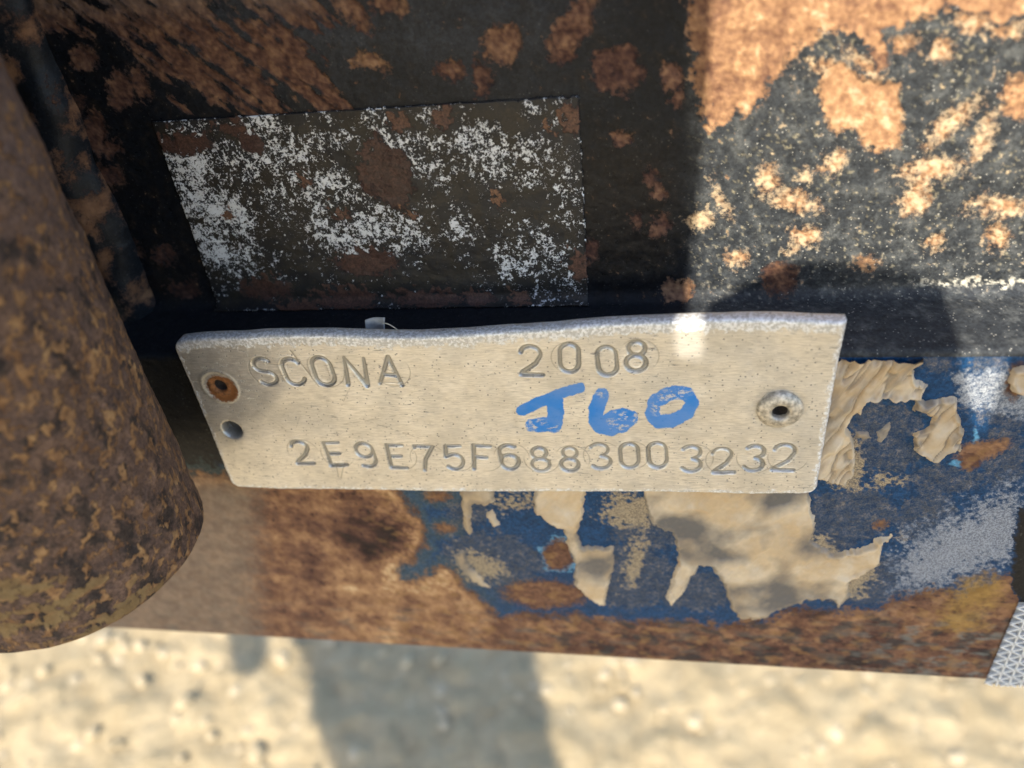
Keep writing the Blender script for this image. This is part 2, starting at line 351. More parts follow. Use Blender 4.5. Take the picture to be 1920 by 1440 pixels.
speck = upper * (.10 + .45 * sstep(1280, 1420, PX)) * np.maximum(sstep(-.5, .3, n1 + .2), sstep(540, 570, PY) * .8)  # grains denser on the sunlit side, adding painted sparkle
blue = np.array([.009, .048, .125], np.float32) * (1 + .25 * n2[:, None])
paint = np.where(lower[:, None], blue, paint)
film = np.full(N, -30, np.float32)
for q in [(925, 1050, 95, 50, 10), (880, 960, 40, 26, 0), (1180, 1080, 80, 60, 0), (1300, 1110, 70, 34, 0), (1215, 985, 70, 45, 0), (1600, 965, 90, 46, 0), (1480, 985, 60, 40, 0), (1660, 790, 60, 34, 0), (1660, 850, 60, 40, 0), (1600, 1110, 80, 24, 0), (1740, 975, 60, 50, 0), (1890, 760, 40, 50, 0), (1770, 900, 70, 30, 0), (1750, 680, 34, 16, 0), (1850, 720, 44, 70, 15), (1690, 1080, 70, 40, 0), (1560, 1000, 60, 40, 0), (1880, 860, 40, 60, 0)]:
    film = np.maximum(film, ell(wx, wy, *q))
film = np.where(lower, np.clip((film + 14 * n3 + 7 * n2) / 14, -1.5, .12), -1.5)
filmc = np.array([.092, .092, .096], np.float32) * (1 + .35 * n2[:, None]) + np.array([.10, .065, .025], np.float32) * np.clip(n2 + .6 * n3, 0, 1)[:, None]
rgh = np.where(lower, .40, rgh)
# yellowish smears of thin adhesive between the thick patches
sm_ = np.full(N, -40, np.float32)
for q in [(1180, 960, 60, 40, 0), (1230, 940, 40, 24, 0), (960, 940, 60, 20, 0), (905, 1060, 60, 30, 20), (1600, 1090, 60, 30, -20), (1500, 1040, 80, 50, 0), (1190, 1050, 24, 60, 10), (1585, 870, 40, 60, 0), (1660, 900, 50, 16, -10), (1690, 1010, 26, 14, 0)]:
    sm_ = np.maximum(sm_, ell(wx, wy, *q))
s2 = np.clip((sm_ + 18 * n3 + 12 * n2 - 6) / 16, -1.5, 1.0); b_ = lower & (s2 > film - .2) & (s2 > -.8)
film = np.where(b_, np.maximum(s2, film), film); filmc = np.where(b_[:, None], mixc(filmc, (.34, .27, .175), sstep(-.8, .3, s2)), filmc)
pale = (sdpoly(wx, wy, [(1786, 694), (1990, 690), (1990, 770), (1880, 775), (1850, 752), (1815, 765), (1796, 750)]) * .9 + 11 * n3) / 15
b_ = lower & (pale > -.6); film = np.where(b_, np.maximum(film, np.clip(pale, -1, .35)), film); filmc = np.where(b_[:, None], mixc(filmc, (.30, .32, .35), sstep(-.6, .1, pale)), filmc)
sil = (sdpoly(wx, wy, [(1690, 1030), (1760, 985), (1900, 915), (1930, 960), (1920, 1040), (1800, 1085), (1720, 1120), (1690, 1090)]) * .8 + 26 * n3 + 22 * n2) / 34
b_ = lower & (sil > -.7); film = np.where(b_, np.maximum(film, np.clip(sil, -1, .7)), film); filmc = np.where(b_[:, None], mixc(filmc, (.26, .28, .32), sstep(-.7, .0, sil)), filmc)
speck = np.where(lower, .12, speck)
yel = sstep(-6, 30, np.maximum(ell(wx, wy, 1832, 1112, 64, 44, -20), ell(wx, wy, 1800, 1160, 60, 30, 0)) + 14 * n3) * lower
paint = mixc(paint, (.33, .20, .055), yel * .8)
film = np.where(yel > .3, film - yel, film)
blk = sstep(-5, 6, sdpoly(PX + 8 * n3 + 8 * n2, PY + 8 * n3, [(1921, 948), (1906, 962), (1900, 1040), (1894, 1100), (1912, 1131), (1990, 1140), (2030, 1080), (2010, 980), (1970, 940)])) * lower
paint = mixc(paint, (.012, .012, .013), blk)
mr = np.where(blk > .5, -30, mr); film = np.where(blk > .3, -1.5, film)
lk = lower * sstep(470, 400, PX + 30 * n2) * sstep(930, 880, PY)  # gap between post and plate painted black for its shade
paint = mixc(paint, (.010, .011, .013), lk); film = np.where(lk > .2, -1.5, film)
lbl = ((sstep(-9, -4, ell(wx, wy, 1047, 1039, 27, 28)) * sstep(6, 0, ell(wx, wy, 1047, 1039, 27, 28)) * (n3 > -.1)) + sstep(-2, 2, ell(wx, wy, 1800, 862, 16, 6, 0)) + sstep(-2, 2, ell(wx, wy, 1828, 820, 6, 10, 0))) * lower
paint = mixc(paint, (.12, .34, .55), np.clip(lbl, 0, 1) * .9)
# dusty brown film over the left end of the front face, and yellow stain over rust
rim = lower * sstep(-17, -8, mr + 4 * n3) * sstep(1000, 850, PX + 60 * n2)
paint = mixc(paint, (.055, .085, .095), rim * .6)
rust = rustcol(np.clip(rt + np.where(lower, .04, .10) * n3, 0, 1))
rust = mixc(rust, (.042, .040, .040), lower * sstep(.0, .45, fbm(xm * .16, sm * .24, 4, 303)) * sstep(900, 1100, PX) * sstep(1130, 1170, PY) * .8)
rust = mixc(rust, (.30, .17, .07), lower * sstep(.05, .5, fbm(xm * .2, sm * .3, 4, 313)) * sstep(600, 800, PX) * .55)
lf = lower * sstep(520, 440, PX + 20 * n2) * sstep(870, 930, PY)
rust = mixc(rust, (.24, .185, .135), lf * (.75 + .15 * n3))
lf2 = lower * sstep(.1, .6, fbm(xm * .1, sm * .3, 3, 83)) * sstep(1100, 1180, PY)
rust = mixc(rust, (.13, .115, .095), lf2 * .5)
rust = mixc(rust, (.36, .22, .06), yel * .75)
grey = lower * sstep(.05, .6, fbm(xm * .16, sm * .4, 4, 91)) * sstep(1500, 1700, PX) * sstep(1150, 1190, PY)
rust = mixc(rust, (.17, .18, .165), grey * .7)
rust = mixc(rust, (.54, .45, .31), upper * sstep(1290, 1320, PX) * sstep(.72, .86, rt) * .55)  # rust spots on the sunlit side painted paler
rust = np.where((upper & (PX < 1290))[:, None], rust * np.array([.88, .92, 1.04], np.float32), rust)  # shaded side: its cooler, duller light tinted into the rust
rust = mixc(rust, (.30, .26, .22), upper * sstep(60, -20, PY) * sstep(700, 500, PX) * .35)

far = lower & ((PX > 2020) | (PX < -150)); mr = np.where(far & (mr < 2), np.maximum(mr, 20 * nL - 4), mr)
disp = (np.where(mr > 0, -.06 + np.where(lower, .05, .09) * n3, .02 * n3) + .05 * n2) * 1e-3
disp = disp + .00025 * n1 * upper
disp = np.where(np.abs(X2) > .16, 0, disp)
V = V0.copy(); V[:, 1] += disp * np.tile(NRM[:, 0], nx); V[:, 2] += disp * np.tile(NRM[:, 1], nx)
sgn = 1.0 if NRM[5, 0] < 0 else -1.0
if sgn < 0:
    V = V0.copy(); V[:, 1] -= disp * np.tile(NRM[:, 0], nx); V[:, 2] -= disp * np.tile(NRM[:, 1], nx)
me = raw_mesh('face', V, quads_grid(nx, ns))
cattr(me, 'paint', paint); cattr(me, 'rust', rust); fattr(me, 'mr', np.clip(mr, -20, 20) / 12.0); fattr(me, 'rgh', np.clip(rgh, .2, 1)); fattr(me, 'speck', np.clip(speck, 0, 1)); fattr(me, 'film', film); cattr(me, 'filmc', filmc)
BEAM_M = layered('weathered_beam')
beam = empty('steel_beam', (0, 0.05, ZB)); tag(beam, 'rusty steel frame beam with chipped black and blue paint', 'beam')
child('painted_face', me, BEAM_M, beam)
# the back of the section: flanges behind the visible face
dark = simple('dark_rusted_steel', (.07, .045, .032), .85, 0, .4, 200)
def prism(name, prof, x0, x1):
    n = len(prof); v = [(x0, y, z) for y, z in prof] + [(x1, y, z) for y, z in prof]
    f = [(i, (i + 1) % n, (i + 1) % n + n, i + n) for i in range(n)] + [tuple(range(n - 1, -1, -1)), tuple(range(n, 2 * n))]
    m = bpy.data.meshes.new(name); m.from_pydata(v, [], f); m.update(); return m
child('lower_flange', prism('lower_flange', [(YF + .0016, ZB + .0001), (.05, ZB + .0001), (.05, ZB + .006), (YF + .0016, ZB + .006)], -.45, .45), dark, beam)
child('web_plate', prism('web_plate', [(YU + .0006, .688), (YU + .0006, .512), (.0075, .5095), (.0075, ZB + .0062), (.0105, ZB + .0062), (.03, .505), (.03, .688)], -.45, .45), dark, beam)

# ------------------------------------------------------------------ adhesive residue on the front face
def glue_mat():
    t = NT('dried_adhesive'); a = t.noise(90, 3, 0.5, None, 0.8); b = t.noise(900, 3, 0.6); d = t.attr('dirt_shade')
    c = t.mix(t.ramp(a, .35, .68), (.57, .42, .25), (.68, .56, .40))
    c = t.mix(t.ramp(t.math('ADD', d, t.math('MULTIPLY', t.math('SUBTRACT', b, .5), .30)), .05, 1.05, 0, .92, False), c, (.085, .090, .100))
    c = t.mix(t.ramp(a, .66, .78, 0, .6), c, (.45, .24, .08))
    return t.out(c, .38, 0, t.bump(b, .00008, .5))
GLUE = glue_mat()
def glue(poly, thick, seed, dirt_shade=0.0, wr=0.25):
    P = np.array([onY(p[0], p[1], YF) for p in poly]); lo = P.min(0) - .001; hi = P.max(0) + .001
    gx = np.arange(lo[0], hi[0], .00026); gz = np.arange(max(lo[2], ZB + .002), min(hi[2], ZL - .0016), .00026)
    A, B = np.meshgrid(gx, gz, indexing='ij'); a = A.ravel(); b = B.ravel()
    px, py = proj(np.stack([a, np.full_like(a, YF), b], 1)); am = a * 1000; bm_ = b * 1000
    d = sdpoly((px + 5 * fbm(am * .5, bm_ * .5, 3, seed)).astype(np.float32), (py + 5 * fbm(am * .5, bm_ * .5, 3, seed + 5)).astype(np.float32), poly) / 8.0
    ca_, sa_ = math.cos(1.1), math.sin(1.1)
    w = fbm((am * ca_ + bm_ * sa_) * .05, (-am * sa_ + bm_ * ca_) * .22, 3, seed + 9)
    w2 = fbm(am * .12, bm_ * .12, 4, seed + 13, .45)
    thick = thick * GT
    lowf = fbm(am * .05, bm_ * .05, 2, seed + 21); soft = np.clip(lowf * 1.5 + .75 * w2 + .16, 0, 1) * (wr < .4); soft = np.maximum(soft, .8 * sstep(1.6, .2, d) * sstep(.0, .5, lowf + .3) * (wr < .4)); thick = thick * (1 - .75 * soft)
    h = np.where(d > 0, thick * (1 - np.exp(-d / .28)) * (1 + wr * np.abs(w) * 2.5 - (wr > .4) * .5 * sstep(.15, .0, np.abs(w))) + thick * 1.0 * w2 * sstep(.2, 1.5, d) + thick * .45 * np.exp(-((d - .6) / .4) ** 2), d * .6)
    Vv = np.stack([a, YF - h * 1e-3, b], 1); Q = quads_grid(len(gx), len(gz))
    keep = (d[Q] > -.25).any(1); Q = Q[keep]
    used = np.unique(Q); mp = np.full(len(Vv), -1); mp[used] = np.arange(len(used))
    m = raw_mesh('adhesive_residue', Vv[used], mp[Q])
    dd = dirt_shade + .95 * soft + .18 * np.clip(-w2, 0, 1) - .12 * np.exp(-((d - .45) / .3) ** 2)
    if wr > .4: dd = dd + .55 * sstep(.10, .02, np.abs(w)) + .55 * sstep(.0, .5, w)  # wrinkle creases darkened in the colour
    fattr(m, 'dirt_shade', dd[used]); child('adhesive_residue', m, GLUE, beam)
GT = 2.1
glue([(1500, 640), (1585, 664), (1700, 660), (1740, 662), (1710, 687), (1713, 710), (1740, 720), (1727, 743), (1667, 747), (1623, 747), (1613, 770), (1600, 773), (1585, 800), (1597, 817), (1601, 847), (1600, 880), (1580, 906), (1537, 893), (1500, 890)], .5, 3, .12, .9)
glue([(1717, 747), (1736, 752), (1750, 748), (1790, 743), (1795, 770), (1805, 810), (1800, 843), (1773, 850), (1750, 865), (1717, 843), (1712, 813), (1740, 800), (1753, 780), (1737, 773), (1710, 767)], .45, 17, .25, .5)
glue([(1205, 900), (1515, 900), (1520, 960), (1530, 980), (1520, 1013), (1563, 1037), (1630, 1023), (1640, 1010), (1672, 1004), (1653, 1017), (1647, 1060), (1627, 1070), (1590, 1087), (1593, 1117), (1573, 1137), (1560, 1123), (1520, 1123), (1480, 1137), (1447, 1150), (1427, 1160), (1387, 1158), (1370, 1140), (1357, 1093), (1332, 1060), (1313, 1060), (1293, 1087), (1280, 1110), (1258, 1132), (1250, 1118), (1262, 1080), (1272, 1040), (1262, 1000), (1225, 985), (1210, 950)], .5, 29, .1, .3)
glue([(1000, 900), (1100, 900), (1092, 960), (1083, 1000), (1090, 1024), (1150, 1025), (1152, 1060), (1140, 1100), (1133, 1136), (1110, 1122), (1076, 1092), (1078, 1060), (1057, 993), (1004, 962)], .45, 37, .05, .3)
glue([(862, 905), (925, 905), (928, 940), (912, 945), (884, 945), (882, 975), (886, 1003), (874, 1000), (868, 965)], .35, 43, .2, .3)
glue([(912, 962), (924, 958), (936, 985), (926, 990)], .3, 47, .1, .2)
glue([(848, 1040), (872, 1030), (880, 1060), (905, 1085), (920, 1102), (890, 1092), (860, 1066)], .18, 53, .3, .3)
glue([(1644, 810), (1670, 792), (1672, 806), (1655, 826), (1642, 828)], .3, 59, .15, .2)
glue([(1604, 806), (1626, 810), (1636, 822), (1618, 826), (1602, 818)], .3, 61, .15, .2)
glue([(1898, 690), (1925, 690), (1925, 735), (1900, 735), (1890, 715)], .5, 67, .3, .4)

# ------------------------------------------------------------------ worn decal on the web
def decal_mat():
    t = NT('worn_decal'); base = t.attr('paint', 'Color'); wb = t.attr('white'); m = t.attr('mr'); r = t.attr('rust', 'Color')
    a = t.noise(760, 5, .74, None, .35); b = t.noise(2100, 4, .7); cc = t.noise(2600, 2, .6)
    k = t.math('ADD', t.math('ADD', t.math('MULTIPLY', a, .62), t.math('MULTIPLY', b, .38)), wb)
    w = t.ramp(k, .530, .552)
    c = t.mix(t.ramp(b, .3, .7), t.mix(1.0, base, (.7, .7, .7), 'MULTIPLY'), t.mix(1.0, base, (1.35, 1.3, 1.25), 'MULTIPLY'))
    blk = t.ramp(t.noise(240, 7, .7), .5, .56)
    c = t.mix(t.math('MULTIPLY', blk, .75), c, (.012, .013, .016))
    c = t.mix(w, c, t.mix(t.ramp(a, .5, .75), (.80, .82, .84), (.90, .91, .93)))
    fr = t.ramp(t.math('ADD', m, t.math('MULTIPLY', t.math('SUBTRACT', b, .5), 1.6)), -.1, .15)
    c = t.mix(fr, c, t.mix(t.ramp(cc, .35, .65), t.mix(1.0, r, (.6, .6, .6), 'MULTIPLY'), t.mix(1.0, r, (1.3, 1.3, 1.3), 'MULTIPLY')))
    h = t.math('ADD', t.math('MULTIPLY', w, .6), t.math('ADD', t.math('MULTIPLY', b, .5), t.math('MULTIPLY', fr, .5)))
    return t.out(c, t.fmix(w, .5, .7), 0, t.bump(h, .00025, .8))
# sheet follows the web and starts down the fillet
dx0, dx1 = -.0786, .0144
iz0 = int(np.argmin(np.abs(PR[:, 1] - .5588) + (PR[:, 0] < YU - .001) * 9)); iz1 = int(np.argmin(np.abs(seg - (seg[iz0] + .0485))))
du = np.arange(dx0, dx1, .00024); sidx = np.arange(iz0, iz1)
DX = np.repeat(du, len(sidx)); DI = np.tile(sidx, len(du))
nsg = NRM * sgn
amp = fbm(DX * 500, seg[DI] * 500, 3, 101)
dxm, dsm = DX * 1000, seg[DI] * 1000
off = .00016 + .00003 * amp + .00025 * fbm(dxm * .12, dsm * .12, 4, 11) + (.05 * fbm(dxm * .35, dsm * .35, 4, 23) + .02 * fbm(dxm * .9, dsm * .9, 3, 31)) * 1e-3
e = np.minimum.reduce([DX - dx0, dx1 - DX, seg[DI] - seg[iz0], seg[iz1] - seg[DI]])
tilt = 0.0
DV = np.stack([DX, PR[DI, 0] + nsg[DI, 0] * off, PR[DI, 1] + nsg[DI, 1] * off], 1)
px, py = proj(DV); px = px.astype(np.float32); py = py.astype(np.float32)
q1 = fbm(DX * 150, seg[DI] * 150, 4, 111); q2 = fbm(DX * 600, seg[DI] * 600, 4, 121)
base = np.tile(np.array([.028, .024, .019], np.float32), (len(DV), 1))
base = mixc(base, (.018, .018, .020), sstep(.0, .5, q1 + .25 * sstep(500, 300, px)))
base = mixc(base, (.060, .045, .030), sstep(.25, .7, q2) * .5)
white = np.full(len(DV), -.075, np.float32)
for q in [(350, 300, 70, 60, 60, .13), (520, 270, 90, 55, 10, .13), (400, 420, 110, 75, 55, .14), (450, 500, 90, 40, 20, .07), (700, 430, 120, 60, 0, .13), (640, 380, 90, 60, 0, .11), (800, 300, 90, 50, 20, .10), (930, 290, 130, 55, 10, .12), (980, 470, 60, 60, 0, .11), (1050, 400, 50, 110, 0, .09), (1040, 540, 60, 60, 0, .08), (860, 430, 30, 20, 0, .14), (620, 500, 120, 40, 0, .05), (500, 340, 130, 90, 0, .10), (640, 250, 120, 30, 0, .10), (680, 215, 90, 16, 0, .12), (1030, 210, 40, 26, 0, .08)]:
    white = np.maximum(white, -.075 + (q[5] - .028) * sstep(-30, 22, ell(px + 30 * q1, py + 30 * q1, *q[:5])))
white += .06 * q1
white = np.where(py > 585, white - .05, white)
edge = sstep(.0006, .0001, e); white += edge * .06 * (q2 > -.2)
dm = np.full(len(DV), -30, np.float32); dt = np.full(len(DV), .2, np.float32)
for q in [(722, 322, 50, 52, 50, .14), (745, 350, 30, 40, 0, .12), (705, 285, 18, 36, 0, .16), (345, 268, 58, 20, 0, .20), (470, 265, 28, 20, 35, .18), (430, 240, 26, 10, 10, .2), (748, 226, 20, 20, 0, .3), (830, 215, 20, 26, 0, .25), (1072, 222, 22, 28, 0, .3), (1030, 238, 9, 10, 0, .45), (445, 225, 14, 7, 30, .2), (575, 340, 12, 14, 0, .35), (430, 400, 8, 12, 0, .45), (935, 375, 10, 14, 0, .45), (770, 400, 14, 8, 0, .4), (640, 400, 16, 14, 0, .3), (650, 560, 60, 24, 0, .24), (560, 580, 40, 18, 0, .28), (800, 560, 70, 18, 0, .22), (900, 560, 30, 16, 0, .24), (975, 560, 20, 14, 0, .35), (690, 490, 60, 26, 0, .2), (500, 540, 50, 20, 0, .2), (1090, 500, 20, 30, 0, .25)]:
    f = np.clip(ell(px + 22 * q2, py + 22 * q2, *q[:5]), -30, 12) + 6 * q2; b = f > dm; dm = np.where(b, f, dm); dt = np.where(b, q[5] + .12 * q2, dt)
DV[:, 1] -= 0
dq = quads_grid(len(du), len(sidx)); tear = (e * 1000 + .35 * fbm(dxm * .5, dsm * .5, 4, 421, .65)) > .12; dq = dq[tear[dq].all(1)]
base = mixc(base, (.013, .014, .016), sstep(3.0, .2, e * 1000 + 1.2 * q2) * .7)
me = raw_mesh('worn_decal', DV, dq)
cattr(me, 'paint', base); cattr(me, 'rust', rustcol(np.clip(dt, 0, 1))); fattr(me, 'white', white); fattr(me, 'mr', np.clip(dm, -20, 20) / 14)
d = link('worn_decal', me, decal_mat()); tag(d, 'rectangular decal worn to white flecks on the dark web above the plate', 'decal')
sol = d.modifiers.new('thickness', 'SOLIDIFY'); sol.thickness = .0004; sol.offset = -1

# ------------------------------------------------------------------ stamped plate
def arc_pts(cx, cy, rx, ry, a0, a1, n=14):
    return [(cx + rx * math.cos(math.radians(a0 + (a1 - a0) * k / (n - 1))), cy + ry * math.sin(math.radians(a0 + (a1 - a0) * k / (n - 1)))) for k in range(n)]
G = {  # strokes in a box 0.62 wide and 1 high, origin at the centre
    'S': [arc_pts(0, .235, .27, .225, 30, 270) + arc_pts(0, -.23, .28, .235, 90, -150)],
    'C': [arc_pts(0, .2, .28, .26, 20, 180) + arc_pts(0, -.2, .28, .26, 180, 340)],
    'O': [arc_pts(0, .18, .28, .29, 0, 180) + arc_pts(0, -.18, .28, .29, 180, 360) + [(.28, .18)]],
    '0': [arc_pts(0, .19, .26, .28, 0, 180) + arc_pts(0, -.19, .26, .28, 180, 360) + [(.26, .19)]],
    'N': [[(-.28, -.47), (-.28, .47), (.28, -.47), (.28, .47)]],
    'A': [[(-.32, -.47), (0, .47), (.32, -.47)], [(-.2, -.14), (.2, -.14)]],
    '2': [arc_pts(0, .22, .27, .25, 170, -20) + [(.12, -.1), (-.22, -.38), (-.28, -.47), (.3, -.47)]],
    '3': [arc_pts(0, .24, .26, .23, 150, -80) + arc_pts(0, -.23, .28, .24, 80, -150)],
    '5': [[(.26, .47), (-.2, .47), (-.24, .05)] + arc_pts(0, -.16, .28, .3, 120, -140)],
    '6': [[(.22, .40)] + arc_pts(0, .2, .27, .27, 50, 180) + arc_pts(0, -.19, .27, .28, 180, 540, 22)],
    '7': [[(-.28, .40), (-.28, .47), (.28, .47), (.02, -.05), (-.04, -.47)]],
    '8': [arc_pts(0, .24, .22, .22, 0, 360, 18), arc_pts(0, -.22, .27, .25, 0, 360, 20)],
    '9': [[(-.2, -.42)] + arc_pts(0, -.18, .27, .29, 240, 360) + arc_pts(0, .2, .27, .27, 0, 360, 22)],
    'E': [[(.26, .47), (-.24, .47), (-.24, -.47), (.28, -.47)], [(-.24, .02), (.16, .02)]],
    'F': [[(.28, .47), (-.24, .47), (-.24, -.47)], [(-.24, .02), (.16, .02)]],
}
STAMPS = [('S', 498, 694), ('C', 551, 694), ('O', 607, 693), ('N', 668, 694), ('A', 731, 693),
          ('2', 995, 678), ('0', 1067, 673), ('0', 1138, 679), ('8', 1193, 671),
          ('2', 566, 845), ('E', 628, 848), ('9', 687, 850), ('E', 744, 853), ('7', 797, 857), ('5', 851, 857), ('F', 903, 858), ('6', 954, 858), ('8', 1012, 863), ('8', 1068, 863),
          ('3', 1125, 857), ('0', 1180, 857), ('0', 1233, 857), ('3', 1296, 864), ('2', 1355, 866), ('3', 1414, 860), ('2', 1470, 857)]
nu, nv = 870, 280
TE = np.array([(323, 641), (369, 634), (495, 627), (621, 625), (735, 630), (850, 629), (973, 623), (1100, 613), (1273, 604), (1420, 600), (1588, 597)])
BE = np.array([(435, 913), (600, 918), (800, 921), (980, 925), (1250, 928), (1400, 930), (1532, 925)])
TW = np.array([onY(*p, 0)[[0, 2]] for p in TE]); BW = np.array([onY(*p, 0)[[0, 2]] for p in BE])
uu = np.linspace(0, 1, nu); vv = np.linspace(0, 1, nv)
xt = -.0775 + .1425 * uu
zt = np.interp(xt, TW[:, 0], TW[:, 1]); zb = np.interp(xt, BW[:, 0], BW[:, 1])
ker = np.hanning(41); ker /= ker.sum()
zt = np.convolve(np.pad(zt, 20, 'edge'), ker, 'valid'); zb = np.convolve(np.pad(zb, 20, 'edge'), ker, 'valid')
PXX = np.repeat(xt, nv); PZ = (zt[:, None] + (zb - zt)[:, None] * vv[None, :]).ravel()
# rounded corners of the outline
half_w, cxp = .07125, -.00625
dl = PXX + .0775; dr = .065 - PXX; dtop = np.repeat(zt, nv) - PZ; dbot = PZ - np.repeat(zb, nv)
rc = .0022
def corner(dx, dz, sx, sz):
    global PXX, PZ
    m = (dx < rc) & (dz < rc); a = rc - dx; b = rc - dz; L = np.hypot(a, b); mx = np.maximum(a, b)
    k = np.where(m & (L > 0), mx / np.maximum(L, 1e-9), 1.0)
    PXX = np.where(m, PXX + sx * (a - a * k), PXX); PZ = np.where(m, PZ + sz * (b - b * k), PZ)
corner(dl, dtop, 1, -1); corner(dl, dbot, 1, 1); corner(dr, dbot, -1, 1)
am = PXX * 1000; zm = PZ * 1000
hn = fbm(am * .05, zm * .05, 3, 131)
H = np.zeros(nu * nv)                                  # depth below the face, mm
ed = np.minimum.reduce([dl, dr, dtop, dbot]) * 1000 + .12 * fbm(am * .6, zm * .6, 3, 141)
rr_ = .9; q = np.clip(rr_ - ed, 0, rr_); H += rr_ - np.sqrt(np.maximum(rr_ ** 2 - q ** 2, 0))
dirt_shade = np.zeros(nu * nv); ring = np.zeros(nu * nv)
sr = np.random.default_rng(5)
for ch, sx_, sy_ in STAMPS:
    c = onY(sx_, sy_, 0)[[0, 2]] * 1000; hgt = 7.7 * sr.uniform(.97, 1.03); rot = math.radians(sr.uniform(-6, 6))
    idx = np.where((np.abs(am - c[0]) < 6) & (np.abs(zm - c[1]) < 7))[0]
    lx = am[idx] - c[0]; lz = zm[idx] - c[1]
    u = (lx * math.cos(rot) + lz * math.sin(rot)) / hgt; v = (-lx * math.sin(rot) + lz * math.cos(rot)) / hgt
    dmin = np.full(len(idx), 1e9)
    for s in G[ch]: dmin = np.minimum(dmin, sdline(u, v, s))
    dmin *= hgt
    tx, tz = sr.uniform(-.8, .8), sr.uniform(-.3, .9)             # uneven strike
    force = np.clip(sr.uniform(.8, 1.05) + tx * u - tz * v, .25, 1.45)
    wdt = .45 * (.70 + .42 * force)
    prof = sstep(wdt + .10, wdt - .22, dmin)
    H[idx] = np.maximum(H[idx], .50 * force * prof)
    H[idx] -= .09 * force * np.exp(-((dmin - wdt - .22) / .18) ** 2)      # raised burr round the stamp
    dirt_shade[idx] = np.maximum(dirt_shade[idx], prof * sstep(.0, .5, prof))  # grey strokes: dirt and groove shading in one colour
    if sr.random() < .5 or ch in 'EFA3':
        rrad = hgt * .54; ccx = sr.uniform(-.3, .3) + .6; dd = np.abs(np.hypot(lx - ccx, lz) - rrad); aa = np.arctan2(lz, lx - ccx); a0 = sr.uniform(-3, 3)
        pr_ = sstep(.16, .03, dd) * sstep(-.2, .5, np.cos(aa - a0)); H[idx] += .05 * pr_; ring[idx] = np.maximum(ring[idx], pr_)
# double-struck tails below the first E, tick under A
for pts in [[(632, 870), (636, 893)], [(646, 868), (640, 895)], [(720, 715), (752, 716)], [(545, 655), (600, 722)], [(500, 680), (540, 682)]]:
    w = [tuple(onY(*p, 0)[[0, 2]] * 1000) for p in pts]; dd = sdline(am, zm, w); prf = sstep(.24, .05, dd); H += .09 * prf; ring = np.maximum(ring, .8 * prf)
# spare hole beside the rusted rivet
hc = onY(435, 806, 0)[[0, 2]] * 1000; rh = np.hypot(am - hc[0], zm - hc[1])
H += 3.0 * sstep(2.65, 2.35, rh) + .12 * sstep(3.3, 2.2, rh)
rv1 = onY(412, 724, 0)[[0, 2]] * 1000; r1 = np.hypot(am - rv1[0], zm - rv1[1]); H += 2.6 * sstep(1.75, 1.55, r1) + .18 * sstep(4.6, 3.0, r1) - .16 * np.exp(-((r1 - 4.4) / .5) ** 2)
rv2 = onY(1462, 768, 0)[[0, 2]] * 1000; r2 = np.hypot(am - rv2[0], zm - rv2[1]); H += .10 * sstep(6.4, 4.6, r2) + 2.6 * sstep(2.2, 2.0, r2)
bow = -.0006 * np.sin((PXX + .0775) / .1425 * 6.5) - .0012 * sstep(.05, .066, PXX) * sstep(.505, .522, PZ) + .0004 * hn
PV = np.stack([PXX, H * 1e-3 + bow, PZ], 1)
# rim and back
ring_i = np.concatenate([np.arange(nu) * nv, (nu - 1) * nv + np.arange(1, nv), (np.arange(nu - 2, -1, -1)) * nv + nv - 1, np.arange(nv - 2, 0, -1)])
nr = len(ring_i); bk = PV[ring_i].copy(); bk[:, 1] = bow[ring_i] + .0030
bk2 = bk.copy(); n_all = len(PV)
V_all = np.concatenate([PV, bk]); jn = np.arange(nr); kn = (jn + 1) % nr
Q = np.concatenate([quads_grid(nu, nv)[:, ::-1], np.stack([ring_i[jn], ring_i[kn], n_all + kn, n_all + jn], 1)])
me = raw_mesh('plate_body', V_all, Q)
pxp, pyp = proj(PV); ext = lambda a: np.concatenate([a, np.zeros(nr)])
edgew = np.maximum(sstep(2.2, .3, ed + .9 * fbm(am * .5, zm * .5, 3, 151)) * .75, sstep(4.2, 1.0, dtop * 1000 + 1.2 * fbm(am * .5, zm * .5, 3, 151)))  # pale edges, widest at the top, with sky glint painted in
scr = np.zeros(nu * nv)
for k in range(26):
    x0_ = sr.uniform(-72, 58); z0_ = sr.uniform(478, 515); an = sr.normal(0, .25) if k % 3 else sr.uniform(-1.2, 1.2); L_ = sr.uniform(3, 16)
    scr = np.maximum(scr, sr.uniform(.25, .9) * sstep(.16, .02, sdline(am, zm, [(x0_, z0_), (x0_ + L_ * math.cos(an), z0_ + L_ * math.sin(an))])) * sstep(-.3, .2, fbm(am * .8, zm * .8, 2, 300 + k)))
ring = np.maximum(ring, scr)
fattr(me, 'edge', np.concatenate([edgew, np.full(nr, .35)])); fattr(me, 'dirt_shade', ext(np.clip(dirt_shade + 1.0 * sstep(2.6, 2.2, rh), 0, 1))); fattr(me, 'ring', ext(ring))  # hole floor joins the stamps here, its shade painted dark
ink = np.full(len(PV), -9.0)
def pen(pts, w0, w1=None):
    global ink
    w1 = w0 if w1 is None else w1
    for k, (p, q) in enumerate(zip(pts[:-1], pts[1:])):
        f0 = k / (len(pts) - 1); ww = w0 + (w1 - w0) * f0
        ink = np.maximum(ink, ww - sdline(pxp, pyp, [p, q]))
pen([(978, 770), (1005, 757), (1050, 738), (1088, 727)], 11, 10); pen([(1040, 748), (1042, 775), (1038, 797)], 16, 16); pen([(1040, 794), (1010, 797), (998, 797)], 14, 12)
